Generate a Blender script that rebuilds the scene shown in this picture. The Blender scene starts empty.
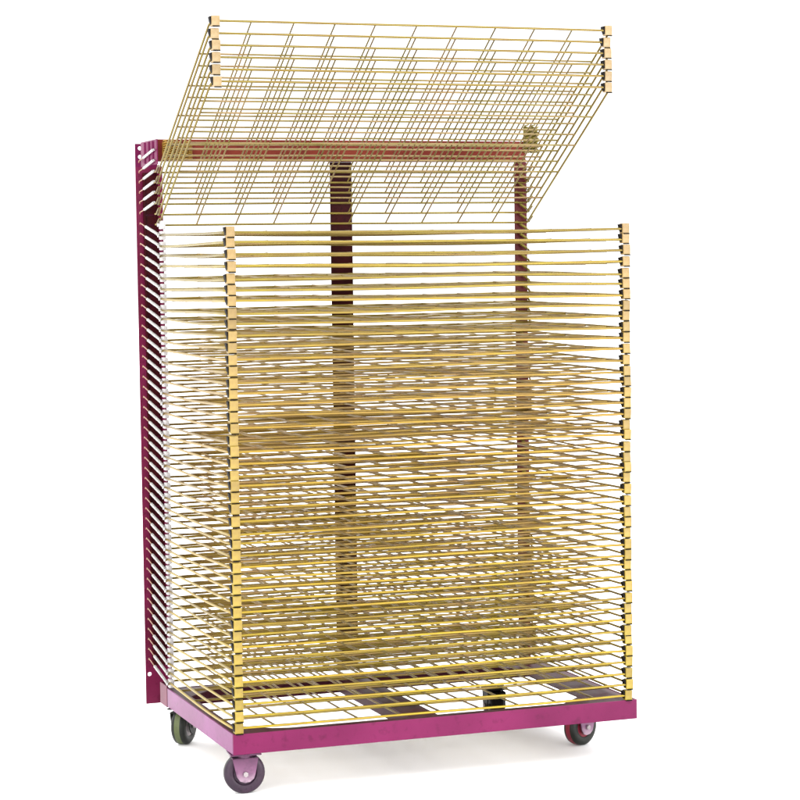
import bpy, bmesh, math, random
from mathutils import Vector, Matrix
random.seed(7)
sc = bpy.context.scene
col = sc.collection
PI = math.pi

# ------------------------------------------------------------------ dimensions
ZO = 0.158                     # height of the lowest tray above the floor
D = 0.6035                     # tray depth (front at y=0, hinge line at y=D)
H = 1.1227                     # height of the lowered stack
PIT = H / 43
TOP = 1.3617                   # top of the posts
RB = 1.0142                    # right end of the base
P = 0.2269                     # post plate stands this far behind the hinge line
BT = -0.0144                   # top of base frame
BB = -0.0618                   # bottom of base frame
CAM = (-1.36, -4.83946, 1.05719 + ZO)
YAW, PITCH, ROLL, FPX = 0.351223, 0.062999, -0.0131467, 2237.47

# ------------------------------------------------------------------ materials
def nt(name):
    m = bpy.data.materials.new(name); m.use_nodes = True
    t = m.node_tree; b = t.nodes['Principled BSDF']
    return m, t, b

def ramp(t, fac, stops):
    r = t.nodes.new('ShaderNodeValToRGB')
    e = r.color_ramp.elements
    e[0].position, e[0].color = stops[0][0], (*stops[0][1], 1)
    e[1].position, e[1].color = stops[-1][0], (*stops[-1][1], 1)
    for p, c in stops[1:-1]:
        n = e.new(p); n.color = (*c, 1)
    t.links.new(fac, r.inputs[0]); return r.outputs[0]

def noise(t, scale, detail=3, space='Object', stretch=None):
    tc = t.nodes.new('ShaderNodeTexCoord')
    n = t.nodes.new('ShaderNodeTexNoise'); n.inputs['Scale'].default_value = scale
    n.inputs['Detail'].default_value = detail
    src = tc.outputs[space]
    if stretch:
        mp = t.nodes.new('ShaderNodeMapping'); mp.inputs['Scale'].default_value = stretch
        t.links.new(src, mp.inputs[0]); src = mp.outputs[0]
    t.links.new(src, n.inputs['Vector']); return n.outputs['Fac']

def mix(t, fac, a, b, mode='MIX'):
    m = t.nodes.new('ShaderNodeMix'); m.data_type = 'RGBA'; m.blend_type = mode
    if isinstance(fac, float): m.inputs[0].default_value = fac
    else: t.links.new(fac, m.inputs[0])
    for s, v in ((6, a), (7, b)):
        if isinstance(v, tuple): m.inputs[s].default_value = (*v, 1)
        else: t.links.new(v, m.inputs[s])
    return m.outputs[2]

def dim(t, c, k):
    return mix(t, 1.0, c, (k, k, k), 'MULTIPLY')

def paint(name, c1, c2, rough=.38, scale=9, metallic=0.0, bump=.05):
    m, t, b = nt(name)
    f = noise(t, scale, 5)
    base = dim(t, ramp(t, f, [(.3, c1), (.7, c2)]), .80)
    # worn, dusty speckle
    sp = ramp(t, noise(t, scale * 9, 6), [(.56, (0, 0, 0)), (.70, (.55, .55, .55))])
    base = mix(t, sp, base, tuple(v * .55 for v in c1))
    t.links.new(base, b.inputs['Base Color'])
    b.inputs['Roughness'].default_value = rough
    b.inputs['Specular IOR Level'].default_value = .25
    b.inputs['Metallic'].default_value = metallic
    if bump:
        bp = t.nodes.new('ShaderNodeBump'); bp.inputs['Strength'].default_value = bump
        bp.inputs['Distance'].default_value = .002
        t.links.new(noise(t, 180, 2), bp.inputs['Height']); t.links.new(bp.outputs[0], b.inputs['Normal'])
    return m

def matte(m, v=.06):
    m.node_tree.nodes['Principled BSDF'].inputs['Specular IOR Level'].default_value = v

def height_fac(t, z0, z1):
    g = t.nodes.new('ShaderNodeNewGeometry'); s = t.nodes.new('ShaderNodeSeparateXYZ')
    t.links.new(g.outputs['Position'], s.inputs[0])
    r = t.nodes.new('ShaderNodeMapRange'); r.inputs[1].default_value = z0; r.inputs[2].default_value = z1
    t.links.new(s.outputs[2], r.inputs[0]); return r.outputs[0]

def wire_material():
    m, t, b = nt('yellow_zinc_wire')
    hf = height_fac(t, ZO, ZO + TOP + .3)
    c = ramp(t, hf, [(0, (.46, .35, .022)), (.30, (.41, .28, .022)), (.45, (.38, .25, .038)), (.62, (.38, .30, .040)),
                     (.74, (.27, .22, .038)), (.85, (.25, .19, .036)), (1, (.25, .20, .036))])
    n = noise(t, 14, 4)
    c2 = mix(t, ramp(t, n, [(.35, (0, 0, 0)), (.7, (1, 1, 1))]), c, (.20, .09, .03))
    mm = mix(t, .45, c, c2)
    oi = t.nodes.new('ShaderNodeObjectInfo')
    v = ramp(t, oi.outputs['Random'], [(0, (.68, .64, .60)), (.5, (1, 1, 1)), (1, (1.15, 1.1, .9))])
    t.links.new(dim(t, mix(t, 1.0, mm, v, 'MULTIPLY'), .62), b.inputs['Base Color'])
    b.inputs['Metallic'].default_value = .55
    b.inputs['Roughness'].default_value = .34
    return m

def rod_material():
    m, t, b = nt('iridescent_zinc_rod')
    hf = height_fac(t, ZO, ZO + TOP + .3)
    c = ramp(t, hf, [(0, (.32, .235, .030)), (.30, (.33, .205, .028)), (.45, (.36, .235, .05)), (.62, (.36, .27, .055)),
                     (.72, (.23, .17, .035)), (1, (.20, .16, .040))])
    n = noise(t, 9, 4)
    b.inputs['Metallic'].default_value = .5
    b.inputs['Roughness'].default_value = .36
    t.links.new(dim(t, mix(t, ramp(t, n, [(.42, (0, 0, 0)), (.62, (.6, .6, .6))]), c, (.36, .22, .11)), .72), b.inputs['Base Color'])
    return m

def cap_material():
    m, t, b = nt('moulded_plastic')
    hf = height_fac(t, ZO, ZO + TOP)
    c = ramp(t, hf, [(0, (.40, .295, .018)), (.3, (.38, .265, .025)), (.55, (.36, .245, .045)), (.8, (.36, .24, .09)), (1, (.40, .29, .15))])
    n = noise(t, 60, 3)
    c = mix(t, ramp(t, n, [(.4, (0, 0, 0)), (.75, (.6, .6, .6))]), c, (.22, .12, .02))
    oi = t.nodes.new('ShaderNodeObjectInfo')
    v = ramp(t, oi.outputs['Random'], [(0, (.8, .78, .7)), (.4, (1, 1, 1)), (1, (1.05, 1.05, 1))])
    t.links.new(dim(t, mix(t, 1.0, c, v, 'MULTIPLY'), .70), b.inputs['Base Color'])
    b.inputs['Roughness'].default_value = .45
    return m

M = {}
M['wire'] = wire_material()
M['cap'] = cap_material()
M['rod'] = rod_material()
M['black'] = paint('black_rubber_and_shade', (.004, .003, .003), (.010, .008, .007), .55, 30)  # rubber of one caster, plus the painted shade on the caps
M['magenta'] = paint('magenta_paint', (.115, .005, .046), (.170, .011, .070), .36, 5)
M['magenta_side'] = paint('side_lit_magenta_paint', (.135, .011, .090), (.20, .032, .155), .32, 7)  # magenta with the light from the left put into its colour
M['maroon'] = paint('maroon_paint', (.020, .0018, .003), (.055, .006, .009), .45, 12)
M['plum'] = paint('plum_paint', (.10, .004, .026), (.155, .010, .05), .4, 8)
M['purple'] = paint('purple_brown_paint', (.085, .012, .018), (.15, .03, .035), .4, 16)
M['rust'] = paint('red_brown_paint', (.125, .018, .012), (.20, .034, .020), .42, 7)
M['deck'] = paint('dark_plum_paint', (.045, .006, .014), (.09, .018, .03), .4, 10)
M['silver'] = paint('bright_zinc_spring', (.40, .40, .38), (.62, .61, .60), .3, 40, .5, 0)
M['copper'] = paint('coppery_wire', (.32, .16, .09), (.42, .24, .14), .35, 40, .5, 0)
M['nylon'] = paint('white_nylon', (.50, .48, .48), (.60, .58, .58), .4, 40, 0, 0)
M['olive'] = paint('olive_brass', (.12, .09, .012), (.24, .19, .03), .42, 60, .3, .3)
M['tyre'] = paint('dark_purple_rubber', (.012, .007, .014), (.055, .026, .05), .42, 14)
M['tyre_dark'] = paint('charcoal_rubber', (.005, .006, .004), (.014, .016, .012), .45, 14)
M['tread'] = paint('olive_tread', (.07, .085, .03), (.11, .13, .055), .5, 20)
M['hub'] = paint('pale_hub', (.3, .26, .27), (.42, .37, .38), .4, 20)
M['fork'] = paint('pink_plated_fork', (.20, .04, .14), (.36, .17, .28), .3, 12, .2)
M['crimson'] = paint('crimson_plastic', (.16, .005, .02), (.24, .015, .035), .4, 20)

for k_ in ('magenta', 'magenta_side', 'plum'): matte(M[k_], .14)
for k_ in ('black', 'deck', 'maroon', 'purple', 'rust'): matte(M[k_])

def fork_material():
    m, t, b = nt('graded_plated_fork')
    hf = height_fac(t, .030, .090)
    c = ramp(t, hf, [(0, (.27, .19, .24)), (.35, (.15, .06, .12)), (1, (.06, .010, .042))])  # paler towards the bottom of the fork
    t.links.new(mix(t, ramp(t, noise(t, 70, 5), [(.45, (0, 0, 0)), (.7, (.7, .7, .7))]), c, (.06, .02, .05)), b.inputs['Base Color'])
    b.inputs['Roughness'].default_value = .35; b.inputs['Metallic'].default_value = .3
    return m
M['fork'] = fork_material()

# ------------------------------------------------------------------ mesh helpers
def link(name, bm, mats, parent=None, smooth=True):
    me = bpy.data.meshes.new(name)
    bm.normal_update()
    bm.to_mesh(me); bm.free()
    for m in (mats if isinstance(mats, (list, tuple)) else [mats]): me.materials.append(m)
    if smooth:
        for p in me.polygons: p.use_smooth = True
    o = bpy.data.objects.new(name, me); col.objects.link(o)
    if parent: o.parent = parent
    return o

def tube(bm, pts, r, n=6, mi=0, closed=False):
    pts = [Vector(p) for p in pts]
    rings = []
    N = len(pts)
    up = None
    for i, p in enumerate(pts):
        if closed: d = (pts[(i + 1) % N] - pts[i - 1]).normalized()
        else: d = (pts[min(i + 1, N - 1)] - pts[max(i - 1, 0)]).normalized()
        if up is None: up = Vector((0, 0, 1)) if abs(d.z) < .9 else Vector((1, 0, 0))
        s = d.cross(up).normalized(); u = s.cross(d).normalized(); up = u
        rings.append([bm.verts.new(p + (s * math.cos(2 * PI * k / n) + u * math.sin(2 * PI * k / n)) * r) for k in range(n)])
    for i in range(N if closed else N - 1):
        a, b = rings[i], rings[(i + 1) % N]
        for k in range(n):
            f = bm.faces.new((a[k], a[(k + 1) % n], b[(k + 1) % n], b[k])); f.material_index = mi
    if not closed:
        f = bm.faces.new(rings[0]); f.material_index = mi
        f = bm.faces.new(rings[-1][::-1]); f.material_index = mi

def box(bm, x0, x1, y0, y1, z0, z1, bev=0.0, mi=0):
    r = bmesh.ops.create_cube(bm, size=1)
    vs = r['verts']
    for v in vs:
        v.co = Vector(((x0 + x1) / 2 + v.co.x * (x1 - x0), (y0 + y1) / 2 + v.co.y * (y1 - y0), (z0 + z1) / 2 + v.co.z * (z1 - z0)))
    fs = set(f for v in vs for f in v.link_faces)
    for f in fs: f.material_index = mi
    if bev:
        es = list(set(e for v in vs for e in v.link_edges))
        bmesh.ops.bevel(bm, geom=es, offset=bev, segments=2, affect='EDGES', profile=.6)

def cyl(bm, c, axis, r, h, n=24, mi=0, bev=0.0):
    res = bmesh.ops.create_cone(bm, cap_ends=True, segments=n, radius1=r, radius2=r, depth=h)
    vs = res['verts']
    q = Vector((0, 0, 1)).rotation_difference(Vector(axis).normalized()).to_matrix()
    fs = set(f for v in vs for f in v.link_faces)
    for f in fs: f.material_index = mi
    for v in vs: v.co = q @ v.co + Vector(c)
    if bev:
        es = [e for e in set(e for v in vs for e in v.link_edges) if any(len(f.verts) > 4 for f in e.link_faces)]
        bmesh.ops.bevel(bm, geom=es, offset=bev, segments=3, affect='EDGES', profile=.5)

def prism(bm, poly, z0, z1, mi=0):
    a = [bm.verts.new((x, y, z0)) for x, y in poly]; b = [bm.verts.new((x, y, z1)) for x, y in poly]
    n = len(poly)
    fs = [bm.faces.new(a[::-1]), bm.faces.new(b)]
    for i in range(n): fs.append(bm.faces.new((a[i], a[(i + 1) % n], b[(i + 1) % n], b[i])))
    for f in fs: f.material_index = mi
    bmesh.ops.recalc_face_normals(bm, faces=fs)

def holed_cell(bm, u0, u1, v0, v1, cu, cv, r, mp, th):
    """a rectangular plate with one round through-hole; mp maps (u, v, w) to a point"""
    n = 24
    outer, inner = [], []
    angs = sorted([2 * PI * (k + .5) / n - PI for k in range(n)] + [math.atan2(v - cv, u - cu) for u in (u0, u1) for v in (v0, v1)])
    n = len(angs)
    for a in angs:
        du, dv = math.cos(a), math.sin(a)
        s = min((u1 - cu) / du if du > 0 else (u0 - cu) / du, (v1 - cv) / dv if dv > 0 else (v0 - cv) / dv)
        outer.append((cu + du * s, cv + dv * s)); inner.append((cu + du * r, cv + dv * r))
    L = [[bm.verts.new(mp(u, v, w)) for u, v in ring] for w in (0, th) for ring in (outer, inner)]
    fo = []
    for k in range(n):
        j = (k + 1) % n
        fo += [bm.faces.new((L[0][k], L[0][j], L[1][j], L[1][k])), bm.faces.new((L[2][k], L[3][k], L[3][j], L[2][j])),
               bm.faces.new((L[1][k], L[1][j], L[3][j], L[3][k])), bm.faces.new((L[0][k], L[2][k], L[2][j], L[0][j]))]
    bmesh.ops.recalc_face_normals(bm, faces=fo)

# ------------------------------------------------------------------ the rack
rack = bpy.data.objects.new('drying_rack', None); col.objects.link(rack)
rack.location = (0, 0, 0)
rack['label'] = 'magenta wheeled drying rack with fifty yellow wire shelves, the top six tilted up'
rack['category'] = 'drying rack'
Z = ZO

# base frame: four rails folded from sheet, with gussets and a centre member
bm = bmesh.new()
zt, zb = BT + Z, BB + Z
t = .004
box(bm, 0, RB, 0, t, zb, zt, .0012)                                   # front web
box(bm, RB - t, RB, t + .001, D, zb, zt, .0012)                       # right web
link('base_frame', bm, M['magenta'], rack, False)
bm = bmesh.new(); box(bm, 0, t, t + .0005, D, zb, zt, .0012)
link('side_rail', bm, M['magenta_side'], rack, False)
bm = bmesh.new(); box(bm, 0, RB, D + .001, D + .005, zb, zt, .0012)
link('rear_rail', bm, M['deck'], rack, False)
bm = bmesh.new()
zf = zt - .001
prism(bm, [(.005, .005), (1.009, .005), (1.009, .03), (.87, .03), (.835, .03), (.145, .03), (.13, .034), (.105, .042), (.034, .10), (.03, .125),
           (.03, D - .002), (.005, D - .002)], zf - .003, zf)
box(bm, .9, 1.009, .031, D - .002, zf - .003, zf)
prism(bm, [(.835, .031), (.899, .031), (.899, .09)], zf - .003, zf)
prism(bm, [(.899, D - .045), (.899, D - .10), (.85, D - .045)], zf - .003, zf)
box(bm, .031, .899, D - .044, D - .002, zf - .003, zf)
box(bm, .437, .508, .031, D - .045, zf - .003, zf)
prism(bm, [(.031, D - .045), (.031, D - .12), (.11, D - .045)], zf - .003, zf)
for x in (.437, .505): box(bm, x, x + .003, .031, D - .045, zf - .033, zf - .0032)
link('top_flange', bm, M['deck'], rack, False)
# pale edge roll along the top of the front rail
# posts
bm = bmesh.new()
yb = D + P
zlow, ztop = -.096 + Z, TOP - .060 + Z
F = lambda u, v, w: (u, yb + w, v)
holed_cell(bm, 0, .026, zlow + .06, zlow + .10, .0105, zlow + .078, .0052, F, .003)
box(bm, 0, .026, yb, yb + .003, zlow + .10, ztop)
box(bm, 0, .026, yb, yb + .003, zlow, zlow + .06)
box(bm, .026, .058, yb, yb + .003, zlow, ztop)
box(bm, .055, .058, yb - .05, yb - .0005, zlow, ztop)
link('post', bm, M['plum'], rack, False)
# side bracket at the head of that post (two through holes)
bm = bmesh.new()
S = lambda u, v, w: (w, u, v)
y0 = yb - .062
zz = TOP + Z
G = lambda u, v, w: (u, yb + w, v)
holed_cell(bm, 0, .026, zz - .0235, zz, .0125, zz - .0115, .0052, G, .003)
holed_cell(bm, 0, .026, zz - .0600, zz - .0235, .0125, zz - .0335, .0052, G, .003)
box(bm, .026, .058, yb, yb + .003, zz - .060, zz)
box(bm, 0, .003, D + .0, y0, zz - .062, zz)
for yy in (D + .035, D + .075, D + .118): tube(bm, [(-.0012, yy, zz - .056), (-.0012, yy, zz - .003)], .0028, 8)
link('head_bracket', bm, M['magenta'], rack, False)
bm = bmesh.new()
box(bm, .0, .003, D + .006, D + .075, zb - .003, zt + .004, .001)
box(bm, .0035, .026, D + .071, D + .075, zb - .003, zt + .004, .001)
link('foot_bracket', bm, M['plum'], rack, False)
# spring anchor strip, slotted
bm = bmesh.new()
zs0, zs1 = .006 + Z, TOP - .075 + Z
box(bm, .0175, .0215, yb - .012, yb - .001, zs0, zs1)
box(bm, .0505, .0545, yb - .012, yb - .001, zs0, zs1)
k = 0
zc = zs0
while zc < zs1:
    box(bm, .0216, .0504, yb - .009, yb - .001, zc, min(zc + PIT * .8, zs1)); zc += PIT
link('spring_anchor', bm, M['maroon'], rack, False)
# middle and right posts: folded channels
def channel(x0, x1, y, z0, z1, m):
    bm = bmesh.new()
    box(bm, x0, x1, y, y + .003, z0, z1, .0008)
    box(bm, x1 - .003, x1, y + .0035, y + .035, z0, z1)
    return link('post', bm, m, rack, False)
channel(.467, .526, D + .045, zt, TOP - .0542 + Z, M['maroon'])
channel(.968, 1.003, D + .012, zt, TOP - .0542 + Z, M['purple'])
# crossbar
bm = bmesh.new()
box(bm, .0035, 1.0, D + .010, D + .013, TOP - .054 + Z, TOP + Z, .001)
box(bm, .0035, 1.0, D + .0135, D + .045, TOP - .004 + Z, TOP - .001 + Z)
box(bm, .0035, 1.0, D + .0135, D + .045, TOP - .054 + Z, TOP - .051 + Z)
link('crossbar', bm, M['rust'], rack, False)
for dz in (.0505,):
    bm = bmesh.new()
    tube(bm, [(.03 + .1 * q, D + .0065, TOP - dz + Z + .0008 * math.sin(q * 1.7 + dz * 90)) for q in range(10)] + [(1.0, D + .0065, TOP - dz + Z)], .0026, 8)
    link('tie_rod', bm, M['wire'], rack)
# spring bundles parked at the ends of the crossbar
def bundle(x, z0, z1, m):
    bm = bmesh.new()
    rnd = random.Random(3)
    for j in range(4):
        cx = x + .006 + j * .0095
        pts = []
        turns = 9
        for i in range(turns * 10 + 1):
            a = 2 * PI * i / 10
            s = i / (turns * 10)
            pts.append((cx + .0052 * math.cos(a), D - .002 + .0052 * math.sin(a), z0 + (z1 - z0 - rnd.random() * .0003 - .006 * (j % 2)) * s))
        tube(bm, pts, .0019, 5)
    box(bm, x, x + .04, D + .004, D + .008, z0, z1 - .006, .001)
    return link('spring_bundle', bm, m, rack)
bundle(.992, TOP - .030 + Z, TOP + .044 + Z, M['olive'])
M['amber'] = paint('amber_brass', (.20, .10, .012), (.34, .19, .03), .4, 60, .3, .3)
b2 = bundle(.016, TOP - .052 + Z, TOP - .002 + Z, M['amber'])
b2 = bundle(.050, TOP - .052 + Z, TOP - .006 + Z, M['amber'])

# ------------------------------------------------------------------ trays
def tray_mesh(variant):
    """local frame: hinge line along x at y=0, tray runs towards -y"""
    rnd = random.Random(variant)
    bm = bmesh.new()
    L = D
    amp = .0005 if variant == 0 else .0016
    ph = [rnd.uniform(0, 6.28) for _ in range(8)]
    def wz(x, y):
        return amp * (math.sin(5 * x + ph[0]) + .6 * math.sin(9 * x + 6 * y + ph[1]) + .7 * math.sin(9 * y + ph[2])) \
            - (.0 if variant == 0 else .003) * math.sin(PI * min(1, -y / L)) * (.6 + .4 * math.sin(ph[3] + 3 * x))
    R = .018
    pts = []
    n = 9
    for i in range(n): pts.append((0.002, -i * (L - R) / (n - 1)))
    for k in range(1, 5): a = k / 5 * PI / 2; pts.append((.002 + R - R * math.cos(a), -(L - R) - R * math.sin(a)))
    for i in range(15): pts.append((.02 + (.96) * i / 14, -L))
    for k in range(1, 5): a = k / 5 * PI / 2; pts.append((.98 + R * math.sin(a), -L + R - R * math.cos(a)))
    for i in range(n): pts.append((.998, -(L - R) + i * (L - R) / (n - 1)))
    for i in range(1, 14): pts.append((.998 - .996 * i / 14, 0))
    tube(bm, [(x, y, wz(x, y)) for x, y in pts], .0030 if variant else .0027, 8, closed=True)
    for i in range(1, 5):                       # cross rods
        y = -L * i / 5 + rnd.uniform(-.002, .002)
        tube(bm, [(.002 + .996 * j / 14, y, wz(.002 + .996 * j / 14, y) - .001) for j in range(15)], .0030 if variant else .0023, 6, 1)
    for i in range(1, 10):                      # depth rods lie on the cross rods
        x = i / 10 + rnd.uniform(-.002, .002)
        tube(bm, [(x, -L * j / 9, wz(x, -L * j / 9) + .0017) for j in range(10)], .0023 if variant else .0021, 6, 1)
    # ears the springs hook on
    for x in (-.003, 1.003):
        tube(bm, [(x, -.03, 0), (x, .0, .002), (x, .010, .008)], .0022, 6)
    me = bpy.data.meshes.new('tray'); bm.normal_update(); bm.to_mesh(me); bm.free()
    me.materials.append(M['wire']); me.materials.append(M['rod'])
    for p in me.polygons: p.use_smooth = True
    return me
TM = {v: tray_mesh(v) for v in range(0, 8)}

def cap_mesh(dark_w):
    """corner block seen from the front: plastic body with the wire loop shadow built as a black wedge on its left"""
    bm = bmesh.new()
    h = PIT
    box(bm, dark_w, .0245 + (0 if dark_w < .008 else 0), -.008, .010, -.0112, .0128, .0022, 0)
    tube(bm, [(dark_w + .002, -.0088, -.0119), (.0232, -.0088, -.0119)], .0015, 6, 1)  # black tube paints the dark gap between stacked caps
    z1, z0 = .0115, -.0105
    a = [(dark_w + .001, z1), (0, z1 - .001), (dark_w * .5, -.001), (dark_w + .001, z0)]
    f1 = [bm.verts.new((x, -.0055, z)) for x, z in a]; f2 = [bm.verts.new((x, .008, z)) for x, z in a]
    fs = [bm.faces.new(f1), bm.faces.new(f2[::-1])]
    for i in range(4): fs.append(bm.faces.new((f1[i], f2[i], f2[(i + 1) % 4], f1[(i + 1) % 4])))
    for f in fs: f.material_index = 1  # black faces paint the shadow of the wire loop
    bmesh.ops.recalc_face_normals(bm, faces=fs)
    me = bpy.data.meshes.new('corner_cap'); bm.to_mesh(me); bm.free()
    me.materials.append(M['cap']); me.materials.append(M['black'])
    return me
CL, CR = cap_mesh(.0042), cap_mesh(.0058)

def spring_mesh(length):
    """along +x: thin hook wire, then the close-wound coil"""
    bm = bmesh.new()
    s = length * .30
    tube(bm, [(0, 0, -.003), (.001, 0, .001), (s * .5, 0, .0006), (s, 0, 0)], .0015, 6, 1)
    turns = 26
    e = length - .012
    pts = [(s + (e - s) * i / (turns * 8), 0.0026 * math.cos(2 * PI * i / 8), .0026 * math.sin(2 * PI * i / 8)) for i in range(turns * 8 + 1)]
    tube(bm, pts, .0012, 5, 0)
    tube(bm, [(s, 0, 0), (e, 0, 0)], .0017, 6, 1)
    tube(bm, [(e, 0, 0), (e + .006, 0, .001), (length, 0, -.003)], .0016, 6, 0)
    me = bpy.data.meshes.new('spring'); bm.normal_update(); bm.to_mesh(me); bm.free()
    me.materials.append(M['silver']); me.materials.append(M['copper'])
    for p in me.polygons: p.use_smooth = True
    return me
A0 = Vector((-.005, D + .168, .034)); B_low = Vector((-.005, D - .030, .001)); B_up = Vector((-.005, D + .004, .058))
SP_low = spring_mesh((A0 - B_low).length); SP_up = spring_mesh((A0 - B_up).length)
AR = Vector((.970, D + .006, .030)); BR = Vector((1.004, D - .006, .003))
SP_r = spring_mesh((AR - BR).length)
SP_r.materials[0] = M['olive']; SP_r.materials[1] = M['olive']

def bush_mesh():
    bm = bmesh.new()
    box(bm, .0005, .0135, -.012, .010, -.0108, .0108, .003)
    cyl(bm, (-.002, -.001, 0), (1, 0, 0), .0045, .006, 12)
    me = bpy.data.meshes.new('pivot_bush'); bm.to_mesh(me); bm.free(); me.materials.append(M['nylon'])
    return me
BM_ = bush_mesh()

def place_child(name, me, parent, world):
    o = bpy.data.objects.new(name, me); col.objects.link(o); o.parent = parent
    o.matrix_basis = parent.matrix_basis.inverted() @ world
    return o

def aim(a, b):
    d = (b - a).normalized()
    q = d.to_track_quat('X', 'Z')
    return Matrix.Translation(a) @ q.to_matrix().to_4x4()

rr = random.Random(11)
for i in range(50):
    up = i >= 44
    z = i * PIT + Z
    v = 0 if up else 1 + rr.randrange(7)
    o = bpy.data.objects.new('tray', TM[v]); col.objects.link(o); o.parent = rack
    if up:
        ang = -math.radians(31.5 + (i - 44) * .12)
    else:
        ang = math.radians(rr.uniform(-.22, .22))
    twist = 0 if up else math.radians(rr.uniform(-.08, .08))
    dy = rr.uniform(-.003, .003)
    if i == 48: dy += .006
    o.matrix_basis = Matrix.Translation((0, D + dy, z)) @ Matrix.Rotation(ang, 4, 'X') @ Matrix.Rotation(twist, 4, 'Y')
    o['group'] = 'wire shelves of the drying rack'
    for cm, x in ((CL, 0.0), (CR, .9765)):
        c = bpy.data.objects.new('corner_cap', cm); col.objects.link(c); c.parent = o
        jit = rr.uniform(-.0009, .0009)
        c.matrix_basis = Matrix.Translation((x + jit, -D + .003, 0)) @ Matrix.Rotation(-ang + math.radians(rr.uniform(-5, 5)), 4, 'X')
    off = Vector((0, 0, z))
    a = A0 + off; b = (B_up if up else B_low) + off
    place_child('spring', SP_up if up else SP_low, o, aim(a, b))
    place_child('spring', SP_r, o, aim(AR + off, BR + off))
    if not up or i == 44:
        place_child('pivot_bush', BM_, o, Matrix.Translation((0, D - .012, z)))

# ------------------------------------------------------------------ casters
def caster(x, y, yaw, r, width, tyre, tread, fork, hub):
    c = bpy.data.objects.new('caster', None)
    bm = bmesh.new()
    zc = r; zp = BB + Z
    # fork: top plate, swivel ring and two tapered cheeks (wheel axis along local y)
    box(bm, -.036, .036, -.03, .03, zp - .0045, zp - .0008, .001)
    cyl(bm, (0, 0, zp - .009), (0, 0, 1), .020, .009, 24, 0, .002)
    for s in (-1, 1):
        yy = s * (width / 2 + .006)
        poly = [(-.030, zp - .012), (.030, zp - .012), (.023, zc), (.019, zc - .011), (.010, zc - .018), (-.002, zc - .020), (-.013, zc - .016), (-.020, zc - .006)]
        f1 = [bm.verts.new((px, yy - .0015, pz)) for px, pz in poly]; f2 = [bm.verts.new((px, yy + .0015, pz)) for px, pz in poly]
        fs = [bm.faces.new(f1), bm.faces.new(f2[::-1])]
        for i in range(len(poly)): fs.append(bm.faces.new((f1[i], f2[i], f2[(i + 1) % len(poly)], f1[(i + 1) % len(poly)])))
        bmesh.ops.recalc_face_normals(bm, faces=fs)
    box(bm, -.030, .030, -width / 2 - .0075, width / 2 + .0075, zp - .0145, zp - .0115, .001)
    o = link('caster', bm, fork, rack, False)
    o.matrix_basis = Matrix.Translation((x, y, 0)) @ Matrix.Rotation(yaw, 4, 'Z')
    # lathe profile of the wheel
    bm = bmesh.new()
    prof = [(r * .55, -width / 2 + .002), (r * .60, -width / 2), (r * .86, -width / 2), (r * .97, -width / 2 + .004), (r, -width * .2), (r, width * .2),
            (r * .97, width / 2 - .004), (r * .86, width / 2), (r * .60, width / 2), (r * .55, width / 2 - .002)]
    n = 40
    rings = [[bm.verts.new((p[0] * math.cos(2 * PI * k / n), p[1], zc + p[0] * math.sin(2 * PI * k / n))) for k in range(n)] for p in prof]
    for i in range(len(rings)):
        j = (i + 1) % len(rings)
        for k in range(n):
            f = bm.faces.new((rings[i][k], rings[i][(k + 1) % n], rings[j][(k + 1) % n], rings[j][k]))
            f.material_index = 1 if i == 4 else 0
    bmesh.ops.recalc_face_normals(bm, faces=bm.faces[:])
    w = link('wheel', bm, [tyre, tread], o)
    bm = bmesh.new()
    cyl(bm, (0, 0, zc), (0, 1, 0), r * .548, width - .006, 28, 0, .002)
    link('hub', bm, hub, o, False)
    bm = bmesh.new()
    cyl(bm, (0, 0, zc), (0, 1, 0), .0035, width + .022, 12)
    for s in (-1, 1): cyl(bm, (0, s * (width / 2 + .0105), zc), (0, 1, 0), .0062, .005, 6, 0, .001)
    link('axle_bolt', bm, M['hub'], o, False)
    return o
caster(.034, .034, math.radians(-6), .0475, .026, M['tyre'], M['tyre_dark'], M['fork'], M['tyre'])
caster(.950, .190, math.radians(24), .0475, .034, M['tyre_dark'], M['crimson'], M['fork'], M['crimson'])
caster(.040, .598, math.radians(52), .0475, .036, M['tyre_dark'], M['tread'], M['tyre_dark'], M['hub'])
caster(.855, .520, math.radians(82), .0475, .034, M['black'], M['black'], M['black'], M['tyre_dark'])

# ------------------------------------------------------------------ floor
bm = bmesh.new()
s = 60
vs = [bm.verts.new(p) for p in ((-s, -s, 0), (s, -s, 0), (s, s, 0), (-s, s, 0))]
bm.faces.new(vs)
m, t_, b = nt('white_studio_floor')
t_.links.new(ramp(t_, noise(t_, 2.0, 2), [(0, (.92, .92, .925)), (1, (.94, .94, .94))]), b.inputs['Base Color'])
b.inputs['Roughness'].default_value = .8
b.inputs['Specular IOR Level'].default_value = .1
fl = link('floor', bm, m, None, False)
fl['kind'] = 'structure'

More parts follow.
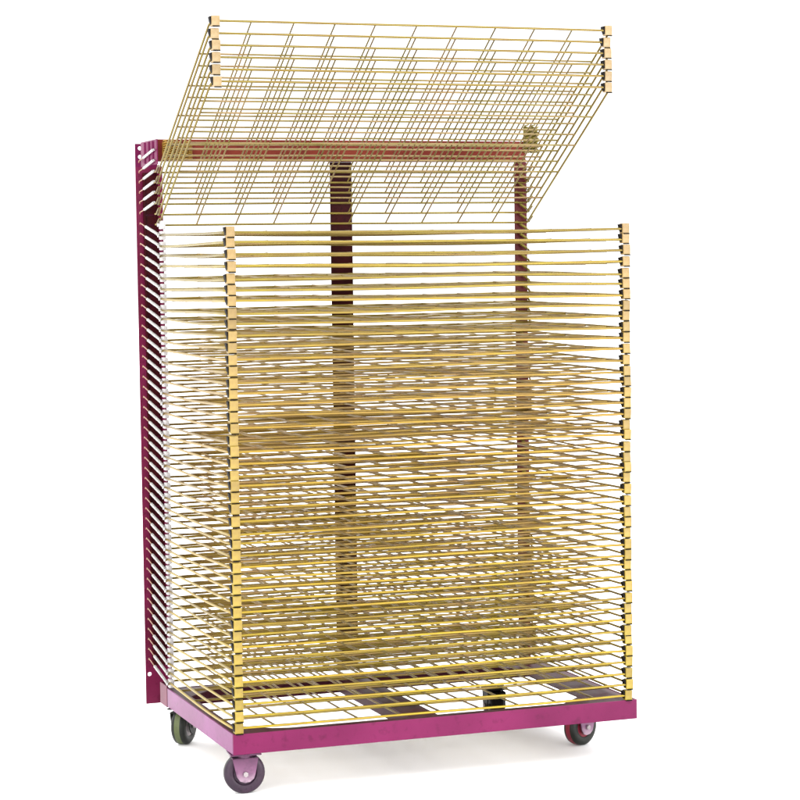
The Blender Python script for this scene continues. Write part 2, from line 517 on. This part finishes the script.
# ------------------------------------------------------------------ light
w = bpy.data.worlds.new('World'); sc.world = w; w.use_nodes = True
bg = w.node_tree.nodes['Background']; bg.inputs[0].default_value = (1, 1, 1, 1); 
wt = w.node_tree
tc = wt.nodes.new('ShaderNodeTexCoord'); sx = wt.nodes.new('ShaderNodeSeparateXYZ'); wt.links.new(tc.outputs['Generated'], sx.inputs[0])
mr = wt.nodes.new('ShaderNodeMapRange'); mr.inputs[1].default_value = 0; mr.inputs[2].default_value = 1; mr.inputs[3].default_value = 1.55; mr.inputs[4].default_value = 4.1
wt.links.new(sx.outputs[2], mr.inputs[0]); wt.links.new(mr.outputs[0], bg.inputs[1])
def area(name, loc, target, size, power, color=(1, 1, 1)):
    l = bpy.data.lights.new(name, 'AREA'); l.shape = 'SQUARE'; l.size = size; l.energy = power; l.color = color
    o = bpy.data.objects.new(name, l); col.objects.link(o); o.location = loc
    o.rotation_euler = (Vector(target) - Vector(loc)).to_track_quat('-Z', 'Y').to_euler()
area('key_lamp', (-4.5, -2.2, 3.2), (.4, .3, .5), 3.0, 55)
area('added_floor_fill', (3.0, -4.5, .9), (.5, .3, .1), 2.4, 170)  # unseen fill added to brighten the floor under the base
area('added_floor_fill', (-3.2, -4.0, .8), (.5, .3, .1), 2.4, 100)  # second added fill for the floor, from the left

# ------------------------------------------------------------------ camera
cy, sy, cp, sp, cr, sr = math.cos(YAW), math.sin(YAW), math.cos(PITCH), math.sin(PITCH), math.cos(ROLL), math.sin(ROLL)
f = Vector((sy * cp, cy * cp, -sp)); right = Vector((cy, -sy, 0)); upv = right.cross(f)
r2 = right * cr + upv * sr; u2 = -right * sr + upv * cr
cam = bpy.data.cameras.new('camera'); co = bpy.data.objects.new('camera', cam); col.objects.link(co)
mw = Matrix(((r2.x, u2.x, -f.x, CAM[0]), (r2.y, u2.y, -f.y, CAM[1]), (r2.z, u2.z, -f.z, CAM[2]), (0, 0, 0, 1)))
co.matrix_world = mw
cam.sensor_width = 36; cam.lens = FPX * 36 / 800; cam.clip_end = 500
sc.camera = co
sc.view_settings.view_transform = 'Standard'; sc.view_settings.look = 'None'
sc.view_settings.exposure = 0; sc.view_settings.gamma = 1
sc.cycles.max_bounces = 8
